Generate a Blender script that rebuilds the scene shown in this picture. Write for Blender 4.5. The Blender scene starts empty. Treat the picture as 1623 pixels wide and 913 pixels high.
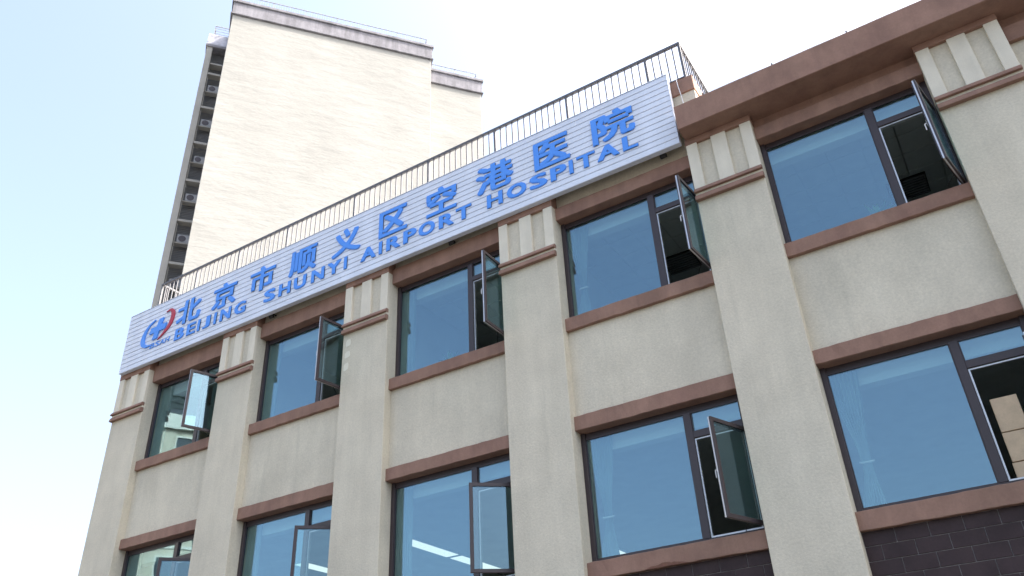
import bpy, bmesh, math, random
from mathutils import Vector, Matrix
random.seed(7)
R = math.radians
scene = bpy.context.scene
COL = scene.collection

# ------------------------------------------------------------------ camera
cam_d = bpy.data.cameras.new('camera')
cam = bpy.data.objects.new('camera', cam_d)
COL.objects.link(cam)
cam_d.sensor_width = 36.0
cam_d.lens = 36.0 * 1312.68 / 1623.0
cam_d.clip_start = 0.1
cam_d.clip_end = 6000
rx = Vector((0.84755552, 0.5287963, -0.04499013))      # image right
dn = Vector((-0.31073639, 0.4257464, -0.84981345))     # image down
fw = Vector((-0.43022382, 0.73424415, 0.52515997))     # view direction
m = Matrix((( rx.x, -dn.x, -fw.x, 2.99096351),
            ( rx.y, -dn.y, -fw.y, -11.62890219),
            ( rx.z, -dn.z, -fw.z, 1.91943938),
            (0, 0, 0, 1)))
cam.matrix_world = m
scene.camera = cam

# ------------------------------------------------------------------ light
SUN_EL, SUN_AZ = 50.0, 62.0          # azimuth measured from +Y (behind the hospital) towards +X
world = bpy.data.worlds.new('World')
scene.world = world
world.use_nodes = True
wn = world.node_tree
bg = wn.nodes['Background']
sky = wn.nodes.new('ShaderNodeTexSky')
sky.sky_type = 'NISHITA'
sky.sun_disc = False
sky.sun_elevation = R(SUN_EL)
sky.sun_rotation = R(SUN_AZ)
sky.altitude = 50
sky.air_density = 1.0
sky.dust_density = 6.0
sky.ozone_density = 1.0
hs = wn.nodes.new('ShaderNodeHueSaturation')      # hazy summer air: a paler sky all round
hs.inputs['Saturation'].default_value = 0.86
wn.links.new(sky.outputs[0], hs.inputs['Color'])
wn.links.new(hs.outputs[0], bg.inputs[0])
bg.inputs[1].default_value = 0.12
sd = bpy.data.lights.new('sun', 'SUN')
sd.energy = 2.0
sd.angle = R(0.5)
sd.color = (1.0, 0.95, 0.87)
sun = bpy.data.objects.new('sun', sd)
COL.objects.link(sun)
sdir = Vector((math.cos(R(SUN_EL)) * math.sin(R(SUN_AZ)), math.cos(R(SUN_EL)) * math.cos(R(SUN_AZ)), math.sin(R(SUN_EL))))
sun.rotation_euler = sdir.to_track_quat('Z', 'Y').to_euler()
sun.location = (30, 20, 60)
vs = scene.view_settings
vs.view_transform = 'Standard'
vs.look = 'None'
vs.gamma = 1
vs.use_curve_mapping = False
vs.exposure = 2.2

# ------------------------------------------------------------------ materials
def mat(name):
    m = bpy.data.materials.new(name)
    m.use_nodes = True
    return m, m.node_tree, m.node_tree.nodes['Principled BSDF']

def surf(name, col, rough=.7, metal=0.0, blotch=0.0, bscale=1.5, streak=0.0, grain=0.0, gscale=60, bump=0.0, bumpscale=60, bumpdist=.01, spec=.3, tint=None, stretch=None, stain=None, chip=None):
    """painted / rendered surface: base colour with blotches, vertical streaks, grain and fine relief"""
    m, nt, b = mat(name)
    L = nt.links.new
    geo = nt.nodes.new('ShaderNodeNewGeometry')
    pos = geo.outputs['Position']
    def noise(scale, detail=4, rough_=.55, vec=None, mapping=None):
        n = nt.nodes.new('ShaderNodeTexNoise')
        n.inputs['Scale'].default_value = scale
        n.inputs['Detail'].default_value = detail
        n.inputs['Roughness'].default_value = rough_
        src = pos
        if mapping:
            mp = nt.nodes.new('ShaderNodeMapping')
            mp.inputs['Scale'].default_value = mapping
            L(src, mp.inputs[0]); src = mp.outputs[0]
        L(src, n.inputs['Vector'])
        return n.outputs['Fac']
    val = None
    def addterm(fac, amt, lo=.35, hi=.65):
        nonlocal val
        r = nt.nodes.new('ShaderNodeMapRange')
        r.inputs[1].default_value = lo; r.inputs[2].default_value = hi
        r.inputs[3].default_value = 1 - amt; r.inputs[4].default_value = 1 + amt
        L(fac, r.inputs[0])
        if val is None: val = r.outputs[0]
        else:
            mu = nt.nodes.new('ShaderNodeMath'); mu.operation = 'MULTIPLY'
            L(val, mu.inputs[0]); L(r.outputs[0], mu.inputs[1]); val = mu.outputs[0]
    if blotch: addterm(noise(bscale, 5, .6), blotch)
    if streak: addterm(noise(3.5, 5, .6, mapping=(1, 1, .12)), streak)
    if grain: addterm(noise(gscale, 3, .7), grain, .3, .7)
    if val is not None:
        mx = nt.nodes.new('ShaderNodeVectorMath'); mx.operation = 'SCALE'
        rgb = nt.nodes.new('ShaderNodeRGB'); rgb.outputs[0].default_value = (*col, 1)
        src = rgb.outputs[0]
        if tint:
            mm = nt.nodes.new('ShaderNodeMix'); mm.data_type = 'RGBA'
            mm.inputs[6].default_value = (*col, 1); mm.inputs[7].default_value = (*tint, 1)
            r = nt.nodes.new('ShaderNodeMapRange'); r.inputs[1].default_value = .45; r.inputs[2].default_value = .75
            L(noise(.7, 5, .65, mapping=(1, 1, .45)), r.inputs[0]); L(r.outputs[0], mm.inputs[0]); src = mm.outputs[2]
        def overlay(fac, lo, hi, amt, c2):
            nonlocal src
            r2 = nt.nodes.new('ShaderNodeMapRange'); r2.inputs[1].default_value = lo; r2.inputs[2].default_value = hi; r2.inputs[4].default_value = amt
            L(fac, r2.inputs[0])
            m2 = nt.nodes.new('ShaderNodeMix'); m2.data_type = 'RGBA'; m2.inputs[7].default_value = (*c2, 1)
            L(src, m2.inputs[6]); L(r2.outputs[0], m2.inputs[0]); src = m2.outputs[2]
        if stain:
            overlay(noise(2.6, 6, .7, mapping=(1, 1, .10)), .56, .74, .38, stain)
            overlay(noise(1.3, 7, .75), .60, .78, .38, stain)
        if chip: overlay(noise(7.5, 6, .8), .70, .73, .8, chip)
        L(src, mx.inputs[0]); L(val, mx.inputs['Scale'])
        L(mx.outputs[0], b.inputs['Base Color'])
    else:
        b.inputs['Base Color'].default_value = (*col, 1)
    b.inputs['Roughness'].default_value = rough
    b.inputs['Metallic'].default_value = metal
    b.inputs['Specular IOR Level'].default_value = spec
    if bump:
        bp = nt.nodes.new('ShaderNodeBump')
        bp.inputs['Strength'].default_value = bump
        bp.inputs['Distance'].default_value = bumpdist
        L(noise(bumpscale, 4, .65, mapping=stretch), bp.inputs['Height'])
        L(bp.outputs[0], b.inputs['Normal'])
    return m

def glass(name, f0, tint, rough=0.0, wav=0.0):
    m = bpy.data.materials.new(name); m.use_nodes = True
    nt = m.node_tree; nt.nodes.clear(); L = nt.links.new
    out = nt.nodes.new('ShaderNodeOutputMaterial')
    tr = nt.nodes.new('ShaderNodeBsdfTransparent'); tr.inputs[0].default_value = (*tint, 1)
    gl = nt.nodes.new('ShaderNodeBsdfGlossy'); gl.inputs['Roughness'].default_value = rough
    gl.inputs[0].default_value = (.58, .82, 1, 1)
    lw = nt.nodes.new('ShaderNodeLayerWeight'); lw.inputs[0].default_value = .5
    pw = nt.nodes.new('ShaderNodeMath'); pw.operation = 'POWER'; pw.inputs[1].default_value = 5
    L(lw.outputs['Facing'], pw.inputs[0])
    mr = nt.nodes.new('ShaderNodeMapRange'); mr.inputs[3].default_value = f0; mr.inputs[4].default_value = 1.0
    L(pw.outputs[0], mr.inputs[0])
    mix = nt.nodes.new('ShaderNodeMixShader')
    L(mr.outputs[0], mix.inputs[0]); L(tr.outputs[0], mix.inputs[1]); L(gl.outputs[0], mix.inputs[2])
    L(mix.outputs[0], out.inputs[0])
    if wav:
        geo = nt.nodes.new('ShaderNodeNewGeometry')
        n = nt.nodes.new('ShaderNodeTexNoise'); n.inputs['Scale'].default_value = 1.6; n.inputs['Detail'].default_value = 1
        L(geo.outputs['Position'], n.inputs['Vector'])
        bp = nt.nodes.new('ShaderNodeBump'); bp.inputs['Strength'].default_value = wav; bp.inputs['Distance'].default_value = .02
        L(n.outputs['Fac'], bp.inputs['Height']); L(bp.outputs[0], gl.inputs['Normal'])
    return m

def emit(name, col, s):
    m, nt, b = mat(name)
    b.inputs['Base Color'].default_value = (*col, 1)
    b.inputs['Emission Color'].default_value = (*col, 1)
    b.inputs['Emission Strength'].default_value = s
    return m

M = {}
M['stucco'] = surf('beige_stucco', (.60, .55, .44), .9, blotch=.06, bscale=1.1, streak=.035, grain=.085, gscale=26, bump=.5, bumpscale=30, bumpdist=.012, spec=.15, tint=(.55, .51, .41), stain=(.40, .375, .30))
M['cream'] = surf('cream_paint', (.66, .615, .505), .85, blotch=.05, bscale=2, streak=.05, grain=.04, bump=.25, bumpscale=50, bumpdist=.006, spec=.2)
M['brown'] = surf('brown_paint', (.275, .165, .122), .75, blotch=.09, bscale=3.0, streak=.09, grain=.06, gscale=40, bump=.3, bumpscale=40, bumpdist=.006, spec=.25, tint=(.225, .128, .098), stain=(.17, .11, .09), chip=(.42, .36, .32))
M['frame'] = surf('dark_aluminium', (.045, .034, .037), .38, grain=.08, gscale=20, spec=.4)
M['silver'] = surf('bare_aluminium', (.55, .56, .58), .4, metal=.6, grain=.1, gscale=20)
M['white_pl'] = surf('white_plastic', (.7, .7, .7), .45)
M['pane'] = glass('window_glass', .158, (.80, .90, .87), wav=.05)
M['sash_pane'] = glass('sash_glass', .105, (.80, .90, .87))
M['tile'] = surf('dark_tile', (.045, .030, .031), .6, blotch=.18, bscale=3, grain=.12, gscale=30, bump=.15, bumpscale=25, bumpdist=.004, spec=.2)
M['grout'] = surf('tile_joint', (.22, .205, .20), .9, blotch=.3, bscale=4)
M['slat'] = surf('sign_siding', (.65, .70, .79), .42, blotch=.03, bscale=1.2, streak=.04, spec=.4)
M['blue'] = surf('sign_blue', (.078, .285, .82), .4, grain=.03, spec=.4)
M['red'] = surf('sign_red', (.42, .03, .06), .4, spec=.4)
M['rail'] = surf('painted_steel', (.125, .125, .135), .5, metal=.2, grain=.15, gscale=15, spec=.4)
M['tower_rail'] = surf('tower_rail_steel', (.30, .31, .34), .5, spec=.3)
M['white_steel'] = surf('white_steel', (.7, .72, .75), .5, spec=.4)
M['dark'] = surf('black_metal', (.02, .02, .02), .5)
M['room_wall'] = surf('room_wall_paint', (.62, .64, .62), .9, blotch=.05, bscale=.8)
M['room_ceiling'] = surf('ceiling_board', (.52, .53, .52), .9, blotch=.05, bscale=2, bump=.2, bumpscale=30, bumpdist=.004)
M['room_floor'] = surf('room_floor', (.34, .33, .31), .5, blotch=.1)
M['curtain'] = surf('curtain_cloth', (.40, .51, .50), .9, blotch=.05, bscale=3)
M['pelmet'] = surf('pelmet_board', (.55, .57, .57), .7)
M['card'] = surf('cardboard', (.62, .46, .31), .85, blotch=.08, bscale=5, grain=.05)
M['lamp'] = emit('ceiling_lamp_diffuser', (1.0, .97, .92), .26)
M['leaf'] = surf('plant_leaf', (.09, .22, .07), .5, blotch=.3, bscale=20)
M['pot'] = surf('plant_pot', (.5, .48, .45), .5)
M['tower_wall'] = surf('tower_render', (.365, .362, .338), .9, blotch=.05, bscale=.35, grain=.03, gscale=6, bump=.5, bumpscale=.7, bumpdist=.11, spec=.1, stretch=(.55, .55, 1.7))
M['tower_band'] = surf('tower_band_concrete', (.25, .245, .265), .9, blotch=.16, bscale=.9, streak=.15, grain=.08, gscale=8, spec=.1)
M['tower_post'] = surf('tower_post_paint', (.42, .40, .36), .9, blotch=.08, bscale=.8)
M['louvre'] = surf('louvre_grey', (.30, .30, .305), .6, blotch=.1)
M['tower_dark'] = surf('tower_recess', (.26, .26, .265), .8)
M['ac'] = surf('unit_white', (.31, .31, .31), .5, blotch=.08, bscale=5)
M['roof_metal'] = surf('roof_metal', (.42, .42, .45), .5, metal=.4, blotch=.3, bscale=1.2)
M['paving'] = surf('asphalt', (.08,.078,.075), .9, blotch=.12, bscale=.2, grain=.1, gscale=8)
M['block_a'] = surf('far_block_render', (.50, .46, .36), .9, blotch=.06, bscale=.2)
M['block_band'] = surf('far_block_band', (.62, .6, .52), .9)
M['block_b'] = surf('far_tower_render', (.05, .06, .06), .8, blotch=.1, bscale=.1)
M['far_glass'] = surf('far_glass', (.03, .04, .05), .2, spec=.5)
M['peel'] = surf('bare_undercoat', (.17, .085, .06), .9, grain=.15, gscale=30)
M['sun_patch'] = surf('painted_sunlight', (.74, .70, .58), .9, grain=.06)  # stucco under reflected sun spots, the light put into a paler colour

# ------------------------------------------------------------------ mesh helpers
WORLDLOC = {}
class MB:
    def __init__(s): s.bm = bmesh.new()
    def box(s, x0, x1, y0, y1, z0, z1, bev=0.0, mi=0):
        t = bmesh.new()
        vs_ = [t.verts.new((x, y, z)) for x in (x0, x1) for y in (y0, y1) for z in (z0, z1)]
        for f in ((0, 1, 3, 2), (4, 6, 7, 5), (0, 4, 5, 1), (2, 3, 7, 6), (0, 2, 6, 4), (1, 5, 7, 3)):
            t.faces.new([vs_[i] for i in f])
        if bev: bmesh.ops.bevel(t, geom=t.edges[:], offset=bev, segments=1, affect='EDGES', clamp_overlap=True)
        s.merge(t, mi); return s
    def merge(s, t, mi=0, mtx=None):
        bmesh.ops.recalc_face_normals(t, faces=t.faces[:])
        if mtx is not None: t.transform(mtx)
        off = {}
        for v in t.verts: off[v] = s.bm.verts.new(v.co)
        for f in t.faces:
            try:
                nf = s.bm.faces.new([off[v] for v in f.verts]); nf.material_index = mi; nf.smooth = f.smooth
            except ValueError: pass
        t.free()
    def prism(s, prof, x0, x1, axis='x', bev=0.0, mi=0):
        """profile of (a,b) extruded along axis: x -> (y,z) profile, y -> (x,z) profile, z -> (x,y)"""
        t = bmesh.new()
        mk = {'x': lambda p, e: (e, p[0], p[1]), 'y': lambda p, e: (p[0], e, p[1]), 'z': lambda p, e: (p[0], p[1], e)}[axis]
        a = [t.verts.new(mk(p, x0)) for p in prof]; b = [t.verts.new(mk(p, x1)) for p in prof]
        n = len(prof)
        t.faces.new(a); t.faces.new(b[::-1])
        for i in range(n): t.faces.new((a[i], b[i], b[(i + 1) % n], a[(i + 1) % n]))
        if bev: bmesh.ops.bevel(t, geom=t.edges[:], offset=bev, segments=1, affect='EDGES', clamp_overlap=True)
        s.merge(t, mi); return s
    def tube(s, pts, r, n=6, mi=0):
        t = bmesh.new(); rings = []
        pts = [Vector(p) for p in pts]
        for i, p in enumerate(pts):
            d = (pts[min(i + 1, len(pts) - 1)] - pts[max(i - 1, 0)]).normalized()
            u = d.orthogonal().normalized() if abs(d.z) > .95 else d.cross(Vector((0, 0, 1))).normalized()
            w = d.cross(u)
            rr = r[i] if isinstance(r, (list, tuple)) else r
            rings.append([t.verts.new(p + rr * (math.cos(k * 2 * math.pi / n) * u + math.sin(k * 2 * math.pi / n) * w)) for k in range(n)])
        for a, b in zip(rings, rings[1:]):
            for k in range(n):
                f = t.faces.new((a[k], a[(k + 1) % n], b[(k + 1) % n], b[k])); f.smooth = True
        t.faces.new(rings[0][::-1]); t.faces.new(rings[-1])
        s.merge(t, mi); return s
    def mesh(s, name, mats, origin=(0, 0, 0)):
        s.bm.transform(Matrix.Translation(-Vector(origin)))
        me = bpy.data.meshes.new(name); s.bm.to_mesh(me); s.bm.free()
        for m_ in (mats if isinstance(mats, (list, tuple)) else [mats]): me.materials.append(m_)
        return me

def link(name, me, parent=None, loc=(0, 0, 0), rot=None):
    """loc is a world position for un-rotated parents"""
    o = bpy.data.objects.new(name, me); COL.objects.link(o)
    if parent is not None:
        o.parent = parent
        o.location = Vector(loc) - WORLDLOC[parent.name]
    else: o.location = loc
    WORLDLOC[o.name] = Vector(loc)
    if rot is not None: o.rotation_euler = rot
    return o
def part(name, mb, mats, parent, origin=None):
    if origin is None: origin = WORLDLOC[parent.name]
    return link(name, mb.mesh(name, mats, origin), parent, origin)
def solo(name, mb, mats, origin, label, cat, group=None, kind=None):
    o = link(name, mb.mesh(name, mats, origin), None, origin)
    return tag(o, label, cat, group, kind)
def tag(o, label=None, cat=None, group=None, kind=None):
    if label: o['label'] = label
    if cat: o['category'] = cat
    if group: o['group'] = group
    if kind: o['kind'] = kind
    return o
def thing(name, loc, label, cat, group=None, rot=0):
    o = link(name, None, None, loc); o.rotation_euler = (0, 0, rot)
    return tag(o, label, cat, group)

# ------------------------------------------------------------------ ground
g = MB(); g.box(-3000, 3000, -3000, 3000, -.6, .25)
gr = link('ground', g.mesh('ground', M['paving'])); gr['kind'] = 'structure'

# ------------------------------------------------------------------ hospital
PL = {1: -15.904, 2: -12.0, 3: -8.088, 4: -4.053, 5: 0.0, 6: 3.926}
PR = {1: -14.718, 2: -10.861, 3: -6.882, 4: -2.821, 5: 1.190, 6: 5.125}
SILL_U = {1: (9.08, 9.321), 2: (9.05, 9.292), 3: (9.011, 9.254), 4: (9.014, 9.266), 5: (9.038, 9.291)}
LINT_U = {1: (11.432, 11.884), 2: (11.468, 11.845), 3: (11.51, 11.889), 4: (11.472, 11.762), 5: (11.50, 11.765)}
SILL_L = {i: (4.701, 4.96) for i in range(1, 6)}
LINT_L = {1: (7.204, 7.432), 2: (7.153, 7.404), 3: (7.131, 7.373), 4: (7.11, 7.37), 5: (7.139, 7.375)}
hb = thing('hospital_building', (-5.0, 0, .25), 'beige rendered hospital with pilasters, brown trim and open windows under the blue-lettered sign', 'building')

def pilaster(i):
    l, r = PL[i], PR[i]
    left = i < 5
    ztop = 11.75 if left else 11.85
    # lower shaft full front, upper shaft set back behind the ribs
    b = MB(); b.box(l, r, 0, .62, .25, 10.70, bev=.008); b.box(l + .001, r - .001, .03, .619, 10.68, 12.3)
    p = part('pilaster', b, M['stucco'], hb, (l, 0, .25))
    w = r - l
    for a, c in ((0, .2), (.5 * w - .135, .5 * w + .135), (w - .2, w)):
        rb = MB(); rb.box(l + a, l + c, -.03, .05, 10.83, ztop, bev=.006)
        part('capital_rib', rb, M['cream'], p)
    nk = MB(); nk.box(l, r, -.03, .06, 10.66, 10.80, bev=.004); part('capital_neck', nk, M['cream'], p)
    for z0, z1 in ((10.582, 10.700), (10.750, 10.842)):
        bd = MB()
        bd.prism([(-.045, z1), (-.07, z1 - .03), (-.088, z0 + .03), (-.088, z0), (.02, z0 + .002), (.02, z1)], l - .004, r + .004)
        part('capital_band', bd, M['brown'], p)
    if left:
        cp = MB(); cp.box(l - .004, r + .006, -.036, .22, 11.75, 12.25, bev=.006)
    else:
        cp = MB(); cp.box(l - .012, r + .008, -.036, .3, 11.85, 11.972, bev=.004)
    part('capital_cap', cp, M['brown'], p)
    return p
PIL = {i: pilaster(i) for i in range(1, 7)}
# reflected sunlight on the third pilaster, painted as thin paler patches
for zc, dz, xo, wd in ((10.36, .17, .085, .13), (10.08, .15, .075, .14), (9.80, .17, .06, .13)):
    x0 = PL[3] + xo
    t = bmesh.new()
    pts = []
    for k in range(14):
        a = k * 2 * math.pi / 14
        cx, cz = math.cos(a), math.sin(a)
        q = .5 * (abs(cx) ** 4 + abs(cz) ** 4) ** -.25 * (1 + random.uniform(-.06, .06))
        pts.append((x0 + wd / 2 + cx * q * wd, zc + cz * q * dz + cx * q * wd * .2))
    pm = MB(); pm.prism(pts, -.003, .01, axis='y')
    part('painted_sun_patch', pm, M['sun_patch'], PIL[3])

def wallbox(x0, x1, y0, y1, z0, z1, name='wall_panel', m_='stucco'):
    b = MB(); b.box(x0, x1, y0, y1, z0, z1)
    return part(name, b, M[m_], hb, (x0, y0, z0))

def trim(name, x0, x1, y0, y1, z0, z1):
    b = MB()
    # slightly uneven hand-rendered moulding: subdivided along x with a small waviness
    t = bmesh.new()
    n = max(3, int((x1 - x0) / .12)); rng = random.Random(int((x0 + 50) * 100 + z0 * 10))
    rings = []
    for k in range(n + 1):
        x = x0 + (x1 - x0) * k / n
        j = [rng.uniform(-.005, .005) for _ in range(4)]
        c = .008
        rings.append([t.verts.new(p) for p in ((x, y0 + j[0], z0 + c + j[1]), (x, y0 + c, z0 + j[1]), (x, y1, z0 + j[1] * .3), (x, y1, z1), (x, y0 + c, z1 + j[2]), (x, y0 + j[3], z1 - c + j[2]))])
    for a, bb in zip(rings, rings[1:]):
        for k in range(6): t.faces.new((a[k], a[(k + 1) % 6], bb[(k + 1) % 6], bb[k]))
    t.faces.new(rings[0]); t.faces.new(rings[-1][::-1])
    b.merge(t)
    return part(name, b, M['brown'], hb, (x0, y0, z0))

SASH = {('u', 1): (71, .05, .87), ('u', 2): (82, .05, .85), ('u', 3): (90, .05, .85), ('u', 4): (85, .05, .85), ('u', 5): (79, .05, .85),
        ('l', 1): (44, .08, .80), ('l', 2): (43, .08, .80), ('l', 3): (42, .08, .80), ('l', 4): (70, .05, .85), ('l', 5): (84, .05, .85)}

def ring(b, x0, x1, z0, z1, y0, y1, w, mi=0, bev=0):
    """mitred rectangular frame in the xz plane"""
    t = bmesh.new()
    o = [(x0, z0), (x1, z0), (x1, z1), (x0, z1)]; i_ = [(x0 + w, z0 + w), (x1 - w, z0 + w), (x1 - w, z1 - w), (x0 + w, z1 - w)]
    vo = [[t.verts.new((x, y, z)) for x, z in o] for y in (y0, y1)]
    vi = [[t.verts.new((x, y, z)) for x, z in i_] for y in (y0, y1)]
    for k in range(4):
        n = (k + 1) % 4
        t.faces.new((vo[0][k], vo[0][n], vi[0][n], vi[0][k])); t.faces.new((vo[1][k], vi[1][k], vi[1][n], vo[1][n]))
        t.faces.new((vo[0][k], vo[1][k], vo[1][n], vo[0][n])); t.faces.new((vi[0][k], vi[0][n], vi[1][n], vi[1][k]))
    if bev: bmesh.ops.bevel(t, geom=t.edges[:], offset=bev, segments=1, affect='EDGES', clamp_overlap=True)
    b.merge(t, mi)

def window(fl, i, z0, z1):
    xl, xr = PR[i], PL[i + 1]
    yf, yb = .305, .385
    b = MB()
    mx0, mx1 = xr - .99, xr - .875
    tz0, tz1 = z1 - .54, z1 - .435
    b.box(xl + .001, xl + .078, yf, yb, z0, z1, bev=.004)            # left stile
    b.box(xr - .085, xr - .001, yf, yb, z0, z1, bev=.004)           # right stile
    b.box(xl + .078, xr - .085, yf + .034, yb, z1 - .105, z1, bev=.003)   # head
    b.box(xl + .078, xr - .085, yf + .002, yb, z0, z0 + .07, bev=.003)    # bottom rail
    b.box(mx0, mx1, yf - .004, yb, z0 + .07, z1 - .105, bev=.004)    # mullion
    b.box(mx1, xr - .085, yf - .002, yb, tz0, tz1, bev=.004)         # transom
    # slim glazing beads
    ring(b, xl + .078, mx0, z0 + .07, z1 - .105, yf + .02, yf + .04, .016)
    ring(b, mx1, xr - .085, tz1, z1 - .105, yf + .02, yf + .04, .016)
    w = part('window', b, M['frame'], hb, (xl, yf, z0))
    p = MB(); p.box(xl + .082, mx0 - .004, .345, .357, z0 + .074, z1 - .109); part('pane', p, M['pane'], w)
    p = MB(); p.box(mx1 + .004, xr - .089, .345, .357, tz1 + .004, z1 - .109); part('pane', p, M['pane'], w)
    # light inner trim round the opening
    ot = MB(); ring(ot, mx1 + .004, xr - .09, z0 + .074, tz0 - .004, .33, .372, .022)
    part('opening_trim', ot, M['silver'], w)
    # inside: blind box and window board
    pb = MB(); pb.box(xl + .02, xr - .02, .56, .76, z1 - .30, z1 + .12, bev=.006); part('blind_box', pb, M['pelmet'], w)
    wb = MB(); wb.box(xl + .02, xr - .02, .386, .80, z0 - .02, z0 + .03, bev=.006); part('window_board', wb, M['pelmet'], w)
    # open sash, hinged on the right
    th, dx, sw = SASH[(fl, i)]
    hx, hy = xr - dx, .28
    h0, h1 = z0 + .085, z1 - .595
    org = (hx, hy, h0)
    rot = (0, 0, R(th))
    H = h1 - h0
    s = MB(); ring(s, -sw, 0, 0, H, -.03, 0, .062, bev=.004); ring(s, -sw + .03, -.03, .03, H - .03, .022, .046, .04)
    so = link('sash', s.mesh('sash', M['frame']), w, org, rot)
    s = MB(); ring(s, -sw + .002, -.002, .003, H - .003, .0005, .0215, .05)
    link('sash_seal', s.mesh('sash_seal', M['silver']), w, org, rot)
    s = MB(); s.box(-sw + .055, -.055, -.012, -.002, .055, H - .055)
    link('sash_pane', s.mesh('sash_pane', M['sash_pane']), w, org, rot)
    s = MB(); zc = H * .47
    s.box(-sw + .035, -sw + .06, .042, .05, zc - .05, zc + .05, bev=.002)
    s.box(-sw + .04, -sw + .056, .05, .085, zc - .008, zc + .008, bev=.002)
    s.box(-sw + .04, -sw + .056, .072, .088, zc - .11, zc + .008, bev=.003)
    link('sash_handle', s.mesh('sash_handle', M['white_pl']), w, org, rot)
    # friction stay at the foot of the sash
    c, sn = math.cos(R(th)), math.sin(R(th))
    s = MB(); s.tube([(xr - .35, .33, z0 + .08), (hx - .40 * c, hy - .40 * sn, h0 + .012)], .006, 5)
    part('sash_stay', s, M['dark'], w)
    return w

for i in range(1, 6):
    xl, xr = PR[i], PL[i + 1]
    su, lu, sl, ll = SILL_U[i], LINT_U[i], SILL_L[i], LINT_L[i]
    trim('sill', xl + .001, xr - .001, .115, .42, su[0], su[1])
    trim('sill', xl + .001, xr - .001, .115, .42, sl[0], sl[1])
    trim('lintel', xl + .001, xr - .001, .118, .42, ll[0], ll[1])
    trim('lintel', xl + .001, xr - .001, .118, .42, lu[0], lu[1])
    wallbox(xl - .01, xr + .01, .2, .41, ll[1] - .01, su[0] + .01)        # spandrel between the storeys
    if i < 5: wallbox(xl - .01, xr + .01, .2, .41, lu[1] - .01, 12.4)
    window('u', i, su[1], lu[0])
    window('l', i, sl[1], ll[0])
    # dark tiles below the lower sill
    wallbox(xl - .01, xr + .01, .212, .41, .25, sl[0] + .01, 'tile_bedding', 'grout')

# peeled paint along the lower edge of the sill under the lower fourth window
rng = random.Random(4)
tp, bt = [], []
for k in range(15):
    x = -1.86 + k * .045
    tp.append((x, 4.703 + (.012 + .05 * math.sin(math.pi * k / 14) ** .5) * rng.uniform(.55, 1.0)))
b = MB(); b.prism([(-1.88, 4.704)] + tp + [(-1.21, 4.704)], .107, .13, axis='y')
part('peeled_paint', b, M['peel'], hb, (-1.88, .11, 4.7))

# cornice and soffit of the right-hand part
b = MB(); b.prism([(-.385, 11.985), (-.375, 11.975), (.62, 11.975), (.62, 12.52), (-.37, 12.525), (-.385, 12.515)], .012, 14.0)
part('cornice', b, M['brown'], hb, (.012, -.385, 11.975))
wallbox(PR[5] - .008, PL[6] + .008, .2, .5, 11.755, 11.9745, 'wall_panel', 'brown')
b = MB(); b.box(PR[6] + .009, 14, .118, .42, 11.46, 11.76); b.box(PR[6] - .008, 14, .2, .421, 11.7605, 11.9745); part('lintel', b, M['brown'], hb, (PR[6], .118, 11.46))
wallbox(PR[6] - .01, 14, .2, .62, .25, 11.47)
# parapet of the left-hand part, stepped up behind the sign
b = MB(); b.box(-15.9, .355, .03, .30, 12.26, 13.13); part('parapet_wall', b, M['stucco'], hb, (-15.9, .03, 12.26))
b = MB(); b.box(.10, .354, .301, 13.9, 12.26, 13.13); part('parapet_wall', b, M['stucco'], hb, (.1, .3, 12.26))
b = MB(); b.box(-15.93, .372, 0, .34, 13.13, 13.49, bev=.01); b.box(.07, .371, .345, 13.9, 13.131, 13.489, bev=.01)
part('parapet_cap', b, M['brown'], hb, (-15.93, 0, 13.13))
# body of the building: sides, back, roofs, floors, ceilings and partitions
b = MB(); b.box(-15.9, -15.6, .36, 14, .25, 13.1); b.box(13.7, 14, .621, 14, .25, 12.3); b.box(-15.6, 13.7, 13.7, 14, .25, 12.6)
part('outer_wall', b, M['stucco'], hb, (-15.9, .36, .25))
b = MB(); b.box(-15.6, .1, .41, 13.7, 11.98, 12.3); b.box(.1, 13.7, .621, 13.7, 11.98, 12.3); part('roof_slab', b, M['room_ceiling'], hb, (-15.6, .41, 11.98))
b = MB(); b.box(-15.6, 13.7, .42, 13.7, 7.72, 8.45); part('floor_slab', b, M['room_floor'], hb, (-15.6, .42, 7.72))
b = MB(); b.box(-15.6, 13.7, .42, 13.7, 3.6, 4.1); part('floor_slab', b, M['room_floor'], hb, (-15.6, .42, 3.6))
b = MB(); b.box(-15.6, 13.7, .43, 13.7, 7.50, 7.56); part('ceiling', b, M['room_ceiling'], hb, (-15.6, .43, 7.5))
for i in range(2, 7):
    xc = (PL[i] + PR[i]) / 2
    b = MB(); b.box(xc - .08, xc + .08, .63, 7.0, 8.45, 11.98); part('partition', b, M['room_wall'], hb, (xc, .63, 8.45))
b = MB(); b.box(-15.6, 13.7, 7.0, 7.15, 8.451, 11.979); part('partition', b, M['room_wall'], hb, (-15.6, 7, 8.45))
b = MB(); b.box(-15.6, 13.7, 11.0, 11.15, 4.101, 7.719); part('partition', b, M['room_wall'], hb, (-15.6, 11, 4.1))
b = MB(); b.box(5.3, 5.45, .63, 11.0, 4.101, 7.719); part('partition', b, M['room_wall'], hb, (5.3, .6, 4.1))
b = MB()
for i in range(1, 3): b.box(PR[i] - .6, PL[i + 1] + .5, .64, 6.99, 11.80, 11.86)
part('ceiling', b, M['room_ceiling'], hb, (-15.6, .64, 11.8))
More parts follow.
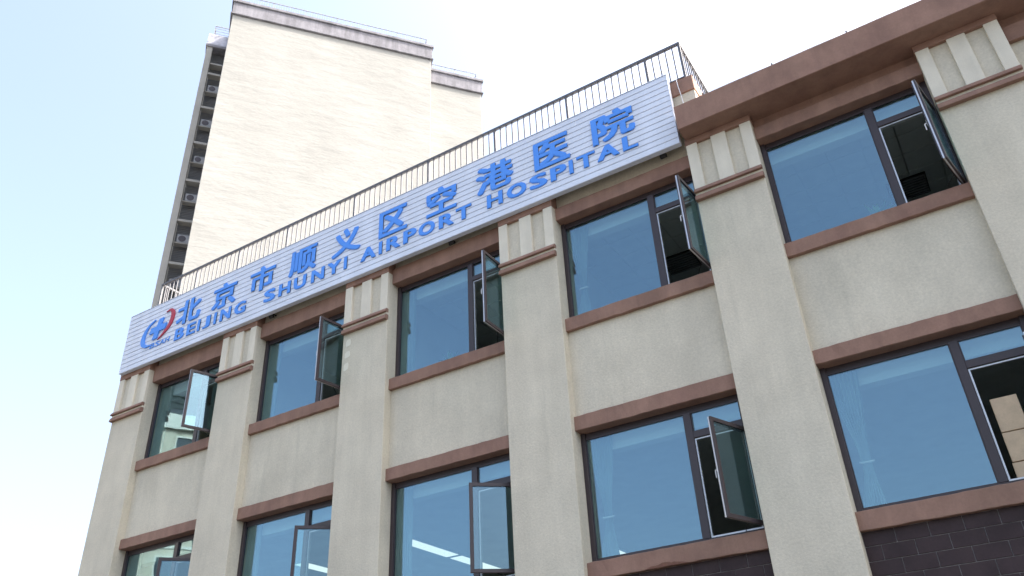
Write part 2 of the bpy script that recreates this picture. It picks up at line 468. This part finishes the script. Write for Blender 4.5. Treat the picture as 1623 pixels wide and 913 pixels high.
# ceiling tiles of the three nearest upper rooms
tl = MB(); tl.box(-.292, .292, -.292, .292, 0, .02, bev=.004)
tile_me = tl.mesh('ceiling_tile', M['room_ceiling'])
for i in (3, 4, 5):
    x = PR[i] - .3
    while x < PL[i + 1] + .5:
        for k in range(7):
            link('ceiling_tile', tile_me, hb, (x + .3, .98 + .6 * k, 11.80))
        x += .6
# wall tiles: three visible courses per bay as single tiles, the rest of the plinth joined
HT = .192
TW = .408
tm = MB(); tm.box(-TW / 2 + .005, TW / 2 - .005, -.012, .006, .005, HT - .005, bev=.003)
tile_full = tm.mesh('tile', M['tile'])
for i in range(1, 6):
    xl, xr = PR[i], PL[i + 1]
    rest = MB()
    for c in range(0, 22):
        zt = 4.515 + HT - c * HT
        if zt - HT < .25: break
        off = (1.595 - PR[5]) % TW + (TW / 2 if c % 2 else 0)
        x = xl - TW + (off % TW)
        while x < xr:
            a, e = max(x, xl) + .005, min(x + TW, xr) - .005
            top = min(zt, 4.70) - .005
            if e - a > .02:
                if c < 4 and i > 2:
                    if e - a > TW - .02 and top > zt - .01:
                        jy = random.uniform(-.002, .002)
                        link('tile', tile_full, hb, (x + TW / 2, .212 + jy, zt - HT))
                    else:
                        q = MB(); q.box(a, e, .2, .218, zt - HT + .005, top, bev=.003)
                        part('tile', q, M['tile'], hb, (a, .2, zt - HT))
                else:
                    rest.box(a, e, .2, .218, zt - HT + .005, top)
            x += TW
    o = part('plinth_tiles', rest, M['tile'], hb, (xl, .2, .25)); o['kind'] = 'stuff'

# ------------------------------------------------------------------ the sign
SX0, SX1, SZ0, SZ1 = -15.812, -.078, 11.89, 13.60
sign = thing('hospital_sign', (-8, -.15, 11.89), 'long pale slatted sign board with blue Chinese and English lettering along the facade', 'sign')
b = MB(); b.box(SX0 + .012, SX1 - .012, -.118, -.045, SZ0 + .01, SZ1 - .008); part('backing', b, M['dark'], sign)
NS = 13; sh = (SZ1 - SZ0) / NS
for k in range(NS):
    z = SZ0 + k * sh
    b = MB(); b.prism([(-.117, z + .002), (-.150, z + .002), (-.1555, z + .010), (-.150, z + sh - .010), (-.134, z + sh - .003), (-.117, z + sh - .003)], SX0, SX1)
    part('slat', b, M['slat'], sign)
b = MB()
b.box(SX1, SX1 + .014, -.159, -.044, SZ0, SZ1, bev=.002); b.box(SX0 - .014, SX0, -.159, -.044, SZ0, SZ1, bev=.002)
b.box(SX0 - .014, SX1 + .014, -.160, -.043, SZ0 - .012, SZ0 - .0005, bev=.002); b.box(SX0 - .014, SX1 + .014, -.160, -.043, SZ1 + .0005, SZ1 + .014, bev=.002)
part('edge_trim', b, M['slat'], sign)
x = SX0 + .6
while x < SX1:
    b = MB(); b.box(x - .02, x + .02, -.0445, .0, SZ0 + .35, SZ0 + .39); b.box(x - .02, x + .02, -.0445, .0, SZ1 - .3, SZ1 - .26)
    part('bracket', b, M['dark'], sign); x += 1.93

def glyph(ch, x0, x1, z0, z1, y0=-.157, depth=.045, bold=(.02, .02), mname='blue', name='letter', shear=0):
    """heavy sign letter: the outline thickened by overlapping copies, each a hair deeper than the last"""
    cu = bpy.data.curves.new('glyph', 'FONT')
    cu.body = ch; cu.size = 1; cu.extrude = .5; cu.resolution_u = 3; cu.fill_mode = 'BOTH'
    tmp = bpy.data.objects.new('glyph', cu); COL.objects.link(tmp)
    bpy.context.view_layer.update()
    src = bpy.data.meshes.new_from_object(tmp.evaluated_get(bpy.context.evaluated_depsgraph_get()))
    bpy.data.objects.remove(tmp); bpy.data.curves.remove(cu)
    xs = [v.co.x for v in src.vertices]; ys = [v.co.y for v in src.vertices]
    ax, bx, ay, by = min(xs) - bold[0], max(xs) + bold[0], min(ys) - bold[1], max(ys) + bold[1]
    ox, oz = (x0 + x1) / 2, z0
    out = bmesh.new()
    sh_ = [(0, 0), (1, 0), (-1, 0), (0, 1), (0, -1), (1, 1), (1, -1), (-1, 1), (-1, -1)]
    for q, (sx, sy) in enumerate(sh_):
        t = bmesh.new(); t.from_mesh(src)
        for v in t.verts:
            u = (v.co.x + sx * bold[0] - ax) / (bx - ax); w = (v.co.y + sy * bold[1] - ay) / (by - ay)
            v.co = (x0 + u * (x1 - x0) + (w - .5) * shear - ox, -(depth - .0007 * q) * (.5 + max(-.5, min(.5, v.co.z))), w * (z1 - z0))
        bmesh.ops.recalc_face_normals(t, faces=t.faces[:])
        m_ = bpy.data.meshes.new('tmp'); t.to_mesh(m_); t.free(); out.from_mesh(m_); bpy.data.meshes.remove(m_)
    me = bpy.data.meshes.new(name); out.to_mesh(me); out.free(); bpy.data.meshes.remove(src)
    me.materials.append(M[mname])
    return link(name, me, sign, (ox, y0, oz))

CJK = [('北', -13.79, -12.90), ('京', -12.46, -11.62), ('市', -11.15, -10.30), ('顺', -9.82, -8.96), ('义', -8.47, -7.62),
       ('区', -7.08, -6.29), ('空', -5.76, -4.97), ('港', -4.46, -3.55), ('医', -3.05, -2.24), ('院', -1.73, -.83)]
for ch, a, e in CJK: glyph(ch, a, e, 12.605, 13.305, bold=(.031, .025), depth=.024, name='character')
LAT = [('B', -13.74, -13.40), ('E', -13.29, -12.97), ('I', -12.89, -12.80), ('J', -12.70, -12.43), ('I', -12.30, -12.21), ('N', -12.08, -11.70), ('G', -11.58, -11.19),
       ('S', -10.58, -10.21), ('H', -10.09, -9.71), ('U', -9.61, -9.22), ('N', -9.06, -8.66), ('Y', -8.57, -8.17), ('I', -8.07, -7.98),
       ('A', -7.58, -7.15), ('I', -7.06, -6.97), ('R', -6.85, -6.47), ('P', -6.38, -6.03), ('O', -5.97, -5.54), ('R', -5.43, -5.05), ('T', -4.99, -4.60),
       ('H', -4.21, -3.83), ('O', -3.73, -3.27), ('S', -3.19, -2.79), ('P', -2.71, -2.35), ('I', -2.29, -2.20), ('T', -2.12, -1.72), ('A', -1.68, -1.22), ('L', -1.14, -.83)]
for ch, a, e in LAT: glyph(ch, a, e, 12.19, 12.52, bold=(.040, .026), depth=.020)
for ch, a, e in (('B', -14.70, -14.53), ('S', -14.50, -14.34), ('A', -14.32, -14.14), ('H', -14.12, -13.95)):
    glyph(ch, a, e, 12.270, 12.41, bold=(.012, .010), depth=.010, shear=.03)

def catmull(pts, n=7):
    out = []
    P = [pts[0]] + list(pts) + [pts[-1]]
    for i in range(1, len(P) - 2):
        for k in range(n):
            t = k / n
            out.append(tuple(.5 * ((2 * P[i][j]) + (-P[i - 1][j] + P[i + 1][j]) * t + (2 * P[i - 1][j] - 5 * P[i][j] + 4 * P[i + 1][j] - P[i + 2][j]) * t * t + (-P[i - 1][j] + 3 * P[i][j] - 3 * P[i + 1][j] + P[i + 2][j]) * t ** 3) for j in (0, 1)))
    out.append(tuple(pts[-1])); return out
def swoosh(outer, inner, mname, name):
    o_, i_ = catmull(outer), catmull(inner)
    t = bmesh.new()
    n = min(len(o_), len(i_))
    rows = []
    for a, c in zip(o_[:n], i_[:n]):
        rows.append([t.verts.new((a[0], -.157, a[1])), t.verts.new((a[0], -.187, a[1])), t.verts.new((c[0], -.187, c[1])), t.verts.new((c[0], -.157, c[1]))])
    for a, c in zip(rows, rows[1:]):
        for k in range(4): t.faces.new((a[k], a[(k + 1) % 4], c[(k + 1) % 4], c[k]))
    t.faces.new(rows[0]); t.faces.new(rows[-1][::-1])
    b = MB(); b.merge(t); return part(name, b, M[mname], sign, (outer[0][0], -.157, outer[0][1]))
swoosh([(-14.67, 13.13), (-14.90, 13.02), (-15.05, 12.86), (-15.12, 12.64), (-15.07, 12.46), (-14.90, 12.355), (-14.70, 12.36)],
       [(-14.65, 13.10), (-14.84, 12.99), (-14.95, 12.84), (-14.98, 12.64), (-14.95, 12.51), (-14.85, 12.42), (-14.70, 12.38)], 'blue', 'logo_crescent')
swoosh([(-14.27, 13.22), (-14.12, 13.27), (-13.98, 13.22), (-13.90, 13.05), (-13.97, 12.78), (-14.18, 12.58), (-14.43, 12.45)],
       [(-14.25, 13.21), (-14.14, 13.225), (-14.06, 13.16), (-14.03, 13.02), (-14.09, 12.80), (-14.24, 12.62), (-14.42, 12.465)], 'red', 'logo_swoosh')
sk = .16
b = MB()
cx, cz, hw, hh, th = -14.485, 12.795, .30, .29, .085
pr = [(-th, hh), (th, hh), (th, th), (hw, th), (hw, -th), (th, -th), (th, -hh), (-th, -hh), (-th, -th), (-hw, -th), (-hw, th), (-th, th)]
b.prism([(cx + p[0] + p[1] * .28, cz + p[1]) for p in pr], -.192, -.157, axis='y')
part('logo_cross', b, M['blue'], sign, (cx, -.157, cz))

# floodlights under the sign
for x, lab in ((-10.50, 'small black floodlight under the sign above the second window from the left'), (-5.27, 'small black floodlight under the sign above the third window from the left'), (-.47, 'small black floodlight under the right end of the sign')):
    t = thing('floodlight', (x, .1, 11.95), lab, 'floodlight', 'floodlights under the sign')
    b = MB(); b.box(x - .015, x + .015, .05, .2, 11.985, 12.005); b.box(x - .06, x + .06, .04, .07, 11.96, 11.99); part('bracket', b, M['dark'], t)
    bm_ = bmesh.new(); bmesh.ops.create_cube(bm_, size=1)
    bmesh.ops.scale(bm_, vec=(.13, .06, .10), verts=bm_.verts[:]); bmesh.ops.bevel(bm_, geom=bm_.edges[:], offset=.01, segments=1, affect='EDGES')
    b = MB(); b.merge(bm_, 0, Matrix.Translation((x, .06, 11.92)) @ Matrix.Rotation(R(35), 4, 'X')); part('lamp_head', b, M['dark'], t)

# ------------------------------------------------------------------ roof railing of the hospital
RY, RZ0, RZ1 = .06, 13.49, 14.46
XR0, XR1 = -15.03, .235
rl = thing('roof_railing', (-7.4, RY, RZ0), 'dark steel balustrade with thin uprights on the hospital roof above the sign', 'railing')
b = MB(); b.box(XR0 - .03, XR1 + .03, RY - .03, RY + .03, RZ1 - .035, RZ1 + .03, bev=.008); b.box(XR1 - .03, XR1 + .03, RY + .031, 9, RZ1 - .034, RZ1 + .029, bev=.008)
b.box(XR0 - .03, XR0 + .03, RY + .031, 7, RZ1 - .034, RZ1 + .029, bev=.008); part('top_rail', b, M['rail'], rl)
b = MB(); b.box(XR0, XR1, RY - .012, RY + .012, RZ0 + .06, RZ0 + .085); b.box(XR1 - .012, XR1 + .012, RY + .013, 9, RZ0 + .06, RZ0 + .085); b.box(XR0 - .012, XR0 + .012, RY + .013, 7, RZ0 + .06, RZ0 + .085)
part('bottom_rail', b, M['rail'], rl)
pb = MB(); pb.box(-.024, .024, -.024, .024, 0, RZ1 - .035 - RZ0); post_me = pb.mesh('post', M['rail'])
bb = MB(); bb.box(-.0115, .0115, -.0115, .0115, 0, RZ1 - .035 - RZ0 - .085); bal_me = bb.mesh('baluster', M['rail'])
posts = [XR0, -13.6, -11.99, -10.27, -8.08, -5.89, -4.087, -2.298, -.49, XR1]
for x in posts: link('post', post_me, rl, (x, RY, RZ0))
for a, e in zip(posts, posts[1:]):
    n = max(2, round((e - a) / .155))
    for k in range(1, n): link('baluster', bal_me, rl, (a + (e - a) * k / n, RY, RZ0 + .085))
for xx, ye in ((XR1, 9), (XR0, 7)):
    y = RY + .155; k = 1
    while y < ye:
        if k % 11 == 0: link('post', post_me, rl, (xx, y, RZ0))
        else: link('baluster', bal_me, rl, (xx, y, RZ0 + .085))
        y += .155; k += 1

# thin wire with standoffs along the cornice, and the loose white cable beside the sign
sw_ = thing('lightning_wire', (2.5, -.30, 12.52), 'thin lightning wire on small standoffs along the top of the brown cornice', 'wire')
xs = [.56 + 1.27 * k for k in range(10)]
pts = []
for a, e in zip(xs, xs[1:]):
    for k in range(4): pts.append((a + (e - a) * k / 4, -.30, 12.615 - .012 * math.sin(math.pi * k / 4)))
b = MB(); b.tube(pts, .004, 4); part('wire', b, M['dark'], sw_)
for x in xs:
    b = MB(); b.tube([(x, -.30, 12.515), (x, -.30, 12.62)], .006, 5); b.box(x - .012, x + .012, -.312, -.288, 12.60, 12.625); part('standoff', b, M['dark'], sw_)
b = MB(); b.tube([(.06, .07, 13.56), (.07, -.015, 13.50), (.08, -.02, 13.3), (.10, -.02, 13.1), (.115, -.035, 12.9), (.125, -.05, 12.7), (.13, -.05, 12.53)], .008, 5)
solo('cable', b, M['white_steel'], (.06, 0, 12.6), 'loose white cable hanging over the brown parapet at the right end of the sign', 'cable')

# ------------------------------------------------------------------ things inside the rooms
def curtain(fl, i, z0, z1, lab, wtop=.47, tied=True):
    xl = PR[i] + .01
    ztie = z0 + .72
    n, mrows = 48, 26
    t = bmesh.new(); grid = []
    rng = random.Random(i * 7 + (3 if fl == 'u' else 0))
    ph = rng.uniform(0, 6)
    for r_ in range(mrows + 1):
        f = r_ / mrows; z = z1 - .02 + (z0 + .05 - z1) * f
        d = (z - ztie)
        if tied:
            k = max(0, min(1, d / (z1 - ztie))) if d > 0 else max(0, min(1, -d / (ztie - z0)))
            k = k * k * (3 - 2 * k)
            if d > 0: a, e = .20 + (.0 - .20) * k, .33 + (wtop - .33) * k
            else: a, e = .20 + (.05 - .20) * k, .33 + (.38 - .33) * k
        else: a, e = 0, wtop
        amp = .035 if (e - a) > .25 else .02
        row = []
        for c in range(n + 1):
            u = c / n
            row.append(t.verts.new((xl + a + (e - a) * u + .004 * math.sin(9 * f + c), .50 + amp * math.sin(u * 2 * math.pi * 8 + ph + .4 * math.sin(f * 3)) + .01 * math.sin(u * 40 + f * 5), z)))
        grid.append(row)
    for a, c in zip(grid, grid[1:]):
        for k in range(n):
            f_ = t.faces.new((a[k], a[k + 1], c[k + 1], c[k])); f_.smooth = True
    bmesh.ops.solidify(t, geom=t.faces[:], thickness=.004)
    cv = thing('curtain', (xl, .5, z0), lab, 'curtain', 'curtains behind the windows')
    b = MB(); b.merge(t); part('cloth', b, M['curtain'], cv)
    if tied:
        b = MB(); b.tube([(xl + .17, .50, ztie + .03), (xl + .2, .44, ztie), (xl + .27, .435, ztie), (xl + .34, .44, ztie), (xl + .36, .5, ztie + .02)], .014, 6); part('tieback', b, M['white_pl'], cv)
names = {1: 'leftmost', 2: 'second', 3: 'third', 4: 'fourth', 5: 'fifth'}
for fl, S_, L_ in (('u', SILL_U, LINT_U), ('l', SILL_L, LINT_L)):
    for i in range(1, 6):
        if (fl, i) == ('u', 5): continue
        row = 'upper' if fl == 'u' else 'lower'
        curtain(fl, i, S_[i][1], L_[i][0] - .03, 'pale %scurtain behind the %s window of the %s row' % ('tied-back ' if i > 3 else '', names[i] + ('' if i == 1 else ' from the left'), row), tied=i > 3, wtop=.47 if i > 3 else .34)

def plant(x, z0, lab, seed, hgt=.5, wid=.3):
    t = thing('potted_plant', (x, .62, z0), lab, 'plant', 'plants on the window boards')
    b = MB(); b.tube([(x, .62, z0 + .001), (x, .62, z0 + .13)], [.06, .085], 10); part('pot', b, M['pot'], t)
    rng = random.Random(seed)
    for k in range(16):
        a = rng.uniform(0, 6.28); el = rng.uniform(.35, 1.35); ln = rng.uniform(.5, 1) * hgt
        tm = bmesh.new()
        rows = []
        for q in range(5):
            f = q / 4
            rr = ln * f * math.cos(el) * wid / .3; zz = z0 + .13 + ln * (f * math.sin(el) - .35 * f * f * math.cos(el))
            wd = .035 * math.sin(math.pi * min(1, .15 + f * .85)) + .002
            c = Vector((x + rr * math.cos(a), .62 + rr * math.sin(a) * .6, zz)); s_ = Vector((-math.sin(a), math.cos(a), 0)) * wd
            rows.append([tm.verts.new(c - s_), tm.verts.new(c + Vector((0, 0, -.004))), tm.verts.new(c + s_)])
        for a_, c_ in zip(rows, rows[1:]):
            tm.faces.new((a_[0], a_[1], c_[1], c_[0])); tm.faces.new((a_[1], a_[2], c_[2], c_[1]))
        b = MB(); b.merge(tm); part('leaf', b, M['leaf'], t)
plant(-5.72, 9.285, 'green potted plant on the board of the upper third window from the left', 3)
plant(2.62, 9.325, 'green potted plant on the board of the upper right window', 5)

# cardboard boxes stacked at the lower right window
bx0, bx1 = 3.16, 3.46
zc = 4.992
for h, lab in ((.30, 'cardboard box on the lower right window board, bottom of the stack'), (.40, 'cardboard box in the middle of the stack at the lower right window'), (.475, 'cardboard box topmost of the stack at the lower right window')):
    j = random.uniform(-.01, .01)
    b = MB(); b.box(bx0 + j, bx1 + .02 + j, .44, .76, zc, zc + h - .014, bev=.004)
    o = thing('cardboard_box', ((bx0 + bx1) / 2, .6, zc), lab, 'box', 'cardboard boxes at the window')
    part('carton', b, M['card'], o)
    zc += h

# lit ceiling lights of the lower rooms
def lamp(x0, x1, y0, y1, z, lab):
    t = thing('ceiling_light', ((x0 + x1) / 2, (y0 + y1) / 2, z), lab, 'light', 'lit panels on the lower ceiling')
    b = MB(); ring_ = bmesh.new(); b.box(x0 - .02, x1 + .02, y0 - .02, y1 + .02, z - .05, z - .002, bev=.004); part('frame', b, M['white_pl'], t)
    b = MB(); b.box(x0, x1, y0, y1, z - .056, z - .0505); part('diffuser', b, M['lamp'], t)
lamp(-10.10, -9.72, 4.55, 6.55, 7.5, 'long lit ceiling light in the lower third window from the left, nearer the glass')
lamp(-10.10, -9.72, 6.72, 8.72, 7.5, 'long lit ceiling light in the lower third window from the left, farther from the glass')
lamp(-6.62, -6.26, 8.95, 10.6, 7.5, 'lit ceiling light glimpsed at the foot of the lower fourth window')
lamp(-13.55, -13.17, 4.5, 6.3, 7.5, 'lit ceiling light behind the open sash of the lower second window')

def vent(x, y, lab):
    t = thing('ceiling_vent', (x, y, 11.8), lab, 'vent', 'dark ceiling vents')
    b = MB(); b.box(x - .36, x + .36, y - .36, y + .36, 11.775, 11.798); part('backing', b, M['dark'], t)
    for k in range(8):
        yy = y - .31 + k * .088
        b = MB(); b.prism([(yy, 11.774), (yy + .02, 11.75), (yy + .03, 11.75), (yy + .012, 11.774)], x - .34, x + .34); part('louvre_blade', b, M['rail'], t)
vent(-1.52, 3.45, 'dark square vent in the ceiling seen through the upper fourth window')
vent(3.2, 3.6, 'dark square vent in the ceiling seen through the upper right window')

# ------------------------------------------------------------------ apartment tower behind
TA = R(51.5)
TP = Vector((-30.1314, 10.7967, .25))
def tw(x, y, z): return Vector((TP.x + x * math.cos(TA) - y * math.sin(TA), TP.y + x * math.sin(TA) + y * math.cos(TA), z))
tower = thing('apartment_tower', TP, 'tall apartment tower with a blank cream end wall behind the hospital', 'building', rot=TA)
def tpart(name, b, mm, parent=None, origin=(0, 0, 0)):
    """coordinates local to the tower (z from world zero)"""
    o = bpy.data.objects.new(name, b.mesh(name, mm, origin)); COL.objects.link(o)
    o.parent = parent or tower; o.location = Vector(origin) - (Vector((0, 0, .25)) if parent is None else parent['_o']) if parent is None else Vector(origin)
    return o
b = MB(); b.box(0, 13.32, 0, 14, .25, 46.25, bev=.02); tpart('end_wall', b, M['tower_wall'])
b = MB(); b.box(13.322, 17.13, .55, 13, .25, 44.6, bev=.02); tpart('side_wall', b, M['tower_wall'])
def band(x0, x1, y0, y1, zb, zt, nm):
    bb_ = MB(); bb_.box(x0 - .06, x1 + .06, y0 - .06, y1, zb + .10, zt - .22, bev=.01)
    tpart(nm, bb_, M['tower_band'])
    bb_ = MB(); bb_.box(x0 - .16, x1 + .16, y0 - .16, y1 + .03, zt - .219, zt, bev=.02); tpart('coping', bb_, M['tower_band'])
    bb_ = MB(); bb_.box(x0 - .14, x1 + .14, y0 - .14, y1 + .02, zb, zb + .0995, bev=.02); tpart('band_moulding', bb_, M['tower_band'])
band(0, 13.32, 0, 14, 46.26, 47.62, 'parapet_band')
band(13.5, 17.13, .55, 13, 44.61, 45.95, 'parapet_band')
# recessed service bays at the left edge
b = MB(); b.box(-1.42, -1.05, 2.86, 3.3, .25, 45.85, bev=.01); tpart('corner_post', b, M['tower_post'])
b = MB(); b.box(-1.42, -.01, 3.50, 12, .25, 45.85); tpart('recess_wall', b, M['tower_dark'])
lv = MB()
for k in range(11):
    z = k * .118
    lv.prism([(0, z), (.05, z + .06), (.06, z + .055), (.012, z)], -1.04, -.02)
lv_me = lv.mesh('louvre', M['louvre'])
ac_list = []
nst = 15
for k in range(nst):
    zt = 43.48 - 2.99 * k
    if zt < 1.5: break
    b = MB(); b.box(-1.048, -.01, 2.9, 3.37, zt - .07, zt + .10, bev=.01); tpart('floor_beam', b, M['tower_post'])
    b = MB(); b.box(-1.046, -.01, 2.98, 3.37, zt - 1.56, zt - 1.5, bev=.01); tpart('unit_shelf', b, M['tower_post'])
    for dz in (-2.85, -1.45):
        o = bpy.data.objects.new('louvre', lv_me); COL.objects.link(o); o.parent = tower; o.location = (0, 3.38, zt + dz - .25)
    b = MB(); b.box(-1.02, -.98, 3.05, 3.09, zt - 2.86, zt - .13); tpart('bay_frame', b, M['tower_post'])
    if zt > 24: ac_list.append(zt - 1.5)
b = MB(); b.box(-1.046, -.01, 2.98, 3.49, 44.43, 44.55); tpart('unit_shelf', b, M['tower_post'])
for dz in (43.62, 44.6):
    o = bpy.data.objects.new('louvre', lv_me); COL.objects.link(o); o.parent = tower; o.location = (0, 3.38, dz - .25)
b = MB(); b.box(-1.50, -.005, 2.78, 12.02, 45.852, 46.08, bev=.02); tpart('wing_coping', b, M['tower_band'])
b = MB(); b.prism([(2.82, 46.081), (2.95, 47.2), (11.5, 47.2), (11.9, 46.081)], -1.46, -.006); tpart('wing_roof', b, M['roof_metal'])
ordn = ['topmost', 'second', 'third', 'fourth', 'fifth', 'sixth', 'seventh', 'eighth', 'ninth', 'tenth']
for k, z in enumerate(ac_list):
    lab = 'white outdoor air conditioner on the tower bay shelves, %s' % ('topmost of its column' if k == 0 else ordn[k] + ' from the top')
    t = thing('air_conditioner', tw(-.48, 3.17, z), lab, 'air conditioner', 'air conditioners in the tower bays', rot=TA)
    def lp(nm, bm__, mm):
        o = bpy.data.objects.new(nm, bm__.mesh(nm, mm)); COL.objects.link(o); o.parent = t
    if k % 3 == 2: sc = .9
    else: sc = 1
    b = MB(); b.box(-.40 * sc, .40 * sc, -.15, .15, .04, .04 + .55 * sc, bev=.015); lp('casing', b, M['ac'])
    b = MB(); b.tube([(-.12, -.151, .31 * sc), (-.12, -.165, .31 * sc)], .21 * sc, 16); lp('fan_grille', b, M['frame'])
    b = MB(); b.box(-.34, -.28, -.14, .14, .001, .0395); b.box(.28, .34, -.14, .14, .001, .0395); lp('feet', b, M['dark'])

def tower_rail(x0, x1, y0, y1, z0, z1, lab, pitch=.16, mm='tower_rail', horiz=False):
    t = thing('roof_railing', tw(x0, y0, z0), lab, 'railing', None, rot=TA)
    def lp(nm, bm__):
        o = bpy.data.objects.new(nm, bm__.mesh(nm, M[mm], (x0, y0, z0))); COL.objects.link(o); o.parent = t; return o
    b = MB(); b.box(x0, x1, y0 - .025, y0 + .025, z1 - .05, z1); b.box(x1 - .025, x1 + .025, y0 + .026, y1, z1 - .05, z1 - .001); b.box(x0 - .025, x0 + .025, y0 + .026, y1, z1 - .05, z1 - .001); lp('top_rail', b)
    b = MB(); b.box(x0, x1, y0 - .015, y0 + .015, z0 + .08, z0 + .11); lp('bottom_rail', b)
    b = MB(); x = x0
    if horiz:
        for q in range(1, 4): b.box(x0, x1, y0 - .012, y0 + .012, z0 + q * .25, z0 + q * .25 + .03)
    else:
        while x < x1 - .05:
            x += pitch; b.box(x - .008, x + .008, y0 - .008, y0 + .008, z0 + .11, z1 - .05)
    o = lp('balusters', b); o['kind'] = 'stuff'
    n = max(1, round((x1 - x0) / 2.1))
    for k in range(n + 1):
        xx = x0 + (x1 - x0) * k / n
        b = MB(); b.box(xx - .025, xx + .025, y0 + .0, y0 + .05, z0, z1 - .051); lp('post', b)
tower_rail(.3, 13.05, .25, 9, 47.625, 48.55, 'thin white railing on the highest roof of the cream tower')
tower_rail(13.6, 16.9, .8, 9, 45.955, 46.8, 'thin white railing on the lower right roof of the cream tower')
tower_rail(-1.15, -.05, 3.1, 9, 47.205, 48.2, 'white railing of horizontal bars above the narrow service bays of the tower', horiz=True)

# ------------------------------------------------------------------ blocks across the street (seen in the window reflections)
def far_block(name, az0, az1, dist, depth, h, wm, lab, bandm=None, rows=8, cols=6):
    o3 = Vector((-13.5, .3, 0))
    c0 = o3 + dist * Vector((-math.sin(R(az0)), -math.cos(R(az0)), 0)); c1 = o3 + dist * Vector((-math.sin(R(az1)), -math.cos(R(az1)), 0))
    d = (c1 - c0); w = d.length; ang = math.atan2(d.y, d.x)
    t = thing(name, (c0.x, c0.y, .25), lab, 'building', rot=ang)
    def lp(nm, b, mm, parent=None):
        o = bpy.data.objects.new(nm, b.mesh(nm, mm)); COL.objects.link(o); o.parent = parent or t; return o
    # local x along the face, local -y or +y away from the hospital
    s = 1 if (Vector((-math.sin(ang), math.cos(ang), 0)).dot(c0 - o3) > 0) else -1
    y0, y1 = sorted((0, s * depth))
    b = MB(); b.box(0, w, y0, y1, 0, h); wl = lp('wall', b, wm)
    ya, yb = sorted((-s * .25, s * (depth + .25)))
    b = MB(); b.box(-.3, w + .3, ya, yb, h, h + 1.2); lp('cornice', b, bandm or wm)
    fh = h / rows; cw = w / cols
    for r_ in range(rows):
        yq = sorted((-s * .06, s * .02))
        b = MB(); b.box(0, w, yq[0], yq[1], r_ * fh + .1, r_ * fh + .3); lp('string_course', b, bandm or wm)
        for c_ in range(cols):
            b = MB(); yq = sorted((-s * .10, s * .05)); ring(b, c_ * cw + cw * .25, c_ * cw + cw * .75, r_ * fh + .9, r_ * fh + fh - .5, yq[0], yq[1], .12)
            wo = lp('window', b, bandm or wm)
            b = MB(); yq = sorted((-s * .02, s * .03)); b.box(c_ * cw + cw * .25 + .11, c_ * cw + cw * .75 - .11, yq[0], yq[1], r_ * fh + 1.0, r_ * fh + fh - .6); lp('pane', b, M['far_glass'], wo)
far_block('apartment_block', 51.5, 72, 46, 14, 27.5, M['block_a'], 'cream apartment block across the street, reflected in the leftmost windows', M['block_band'], 9, 5)
far_block('office_tower', 50.5, 64, 80, 20, 88, M['block_b'], 'tall dark tower beyond the cream block, reflected in the upper leftmost window', None, 22, 5)
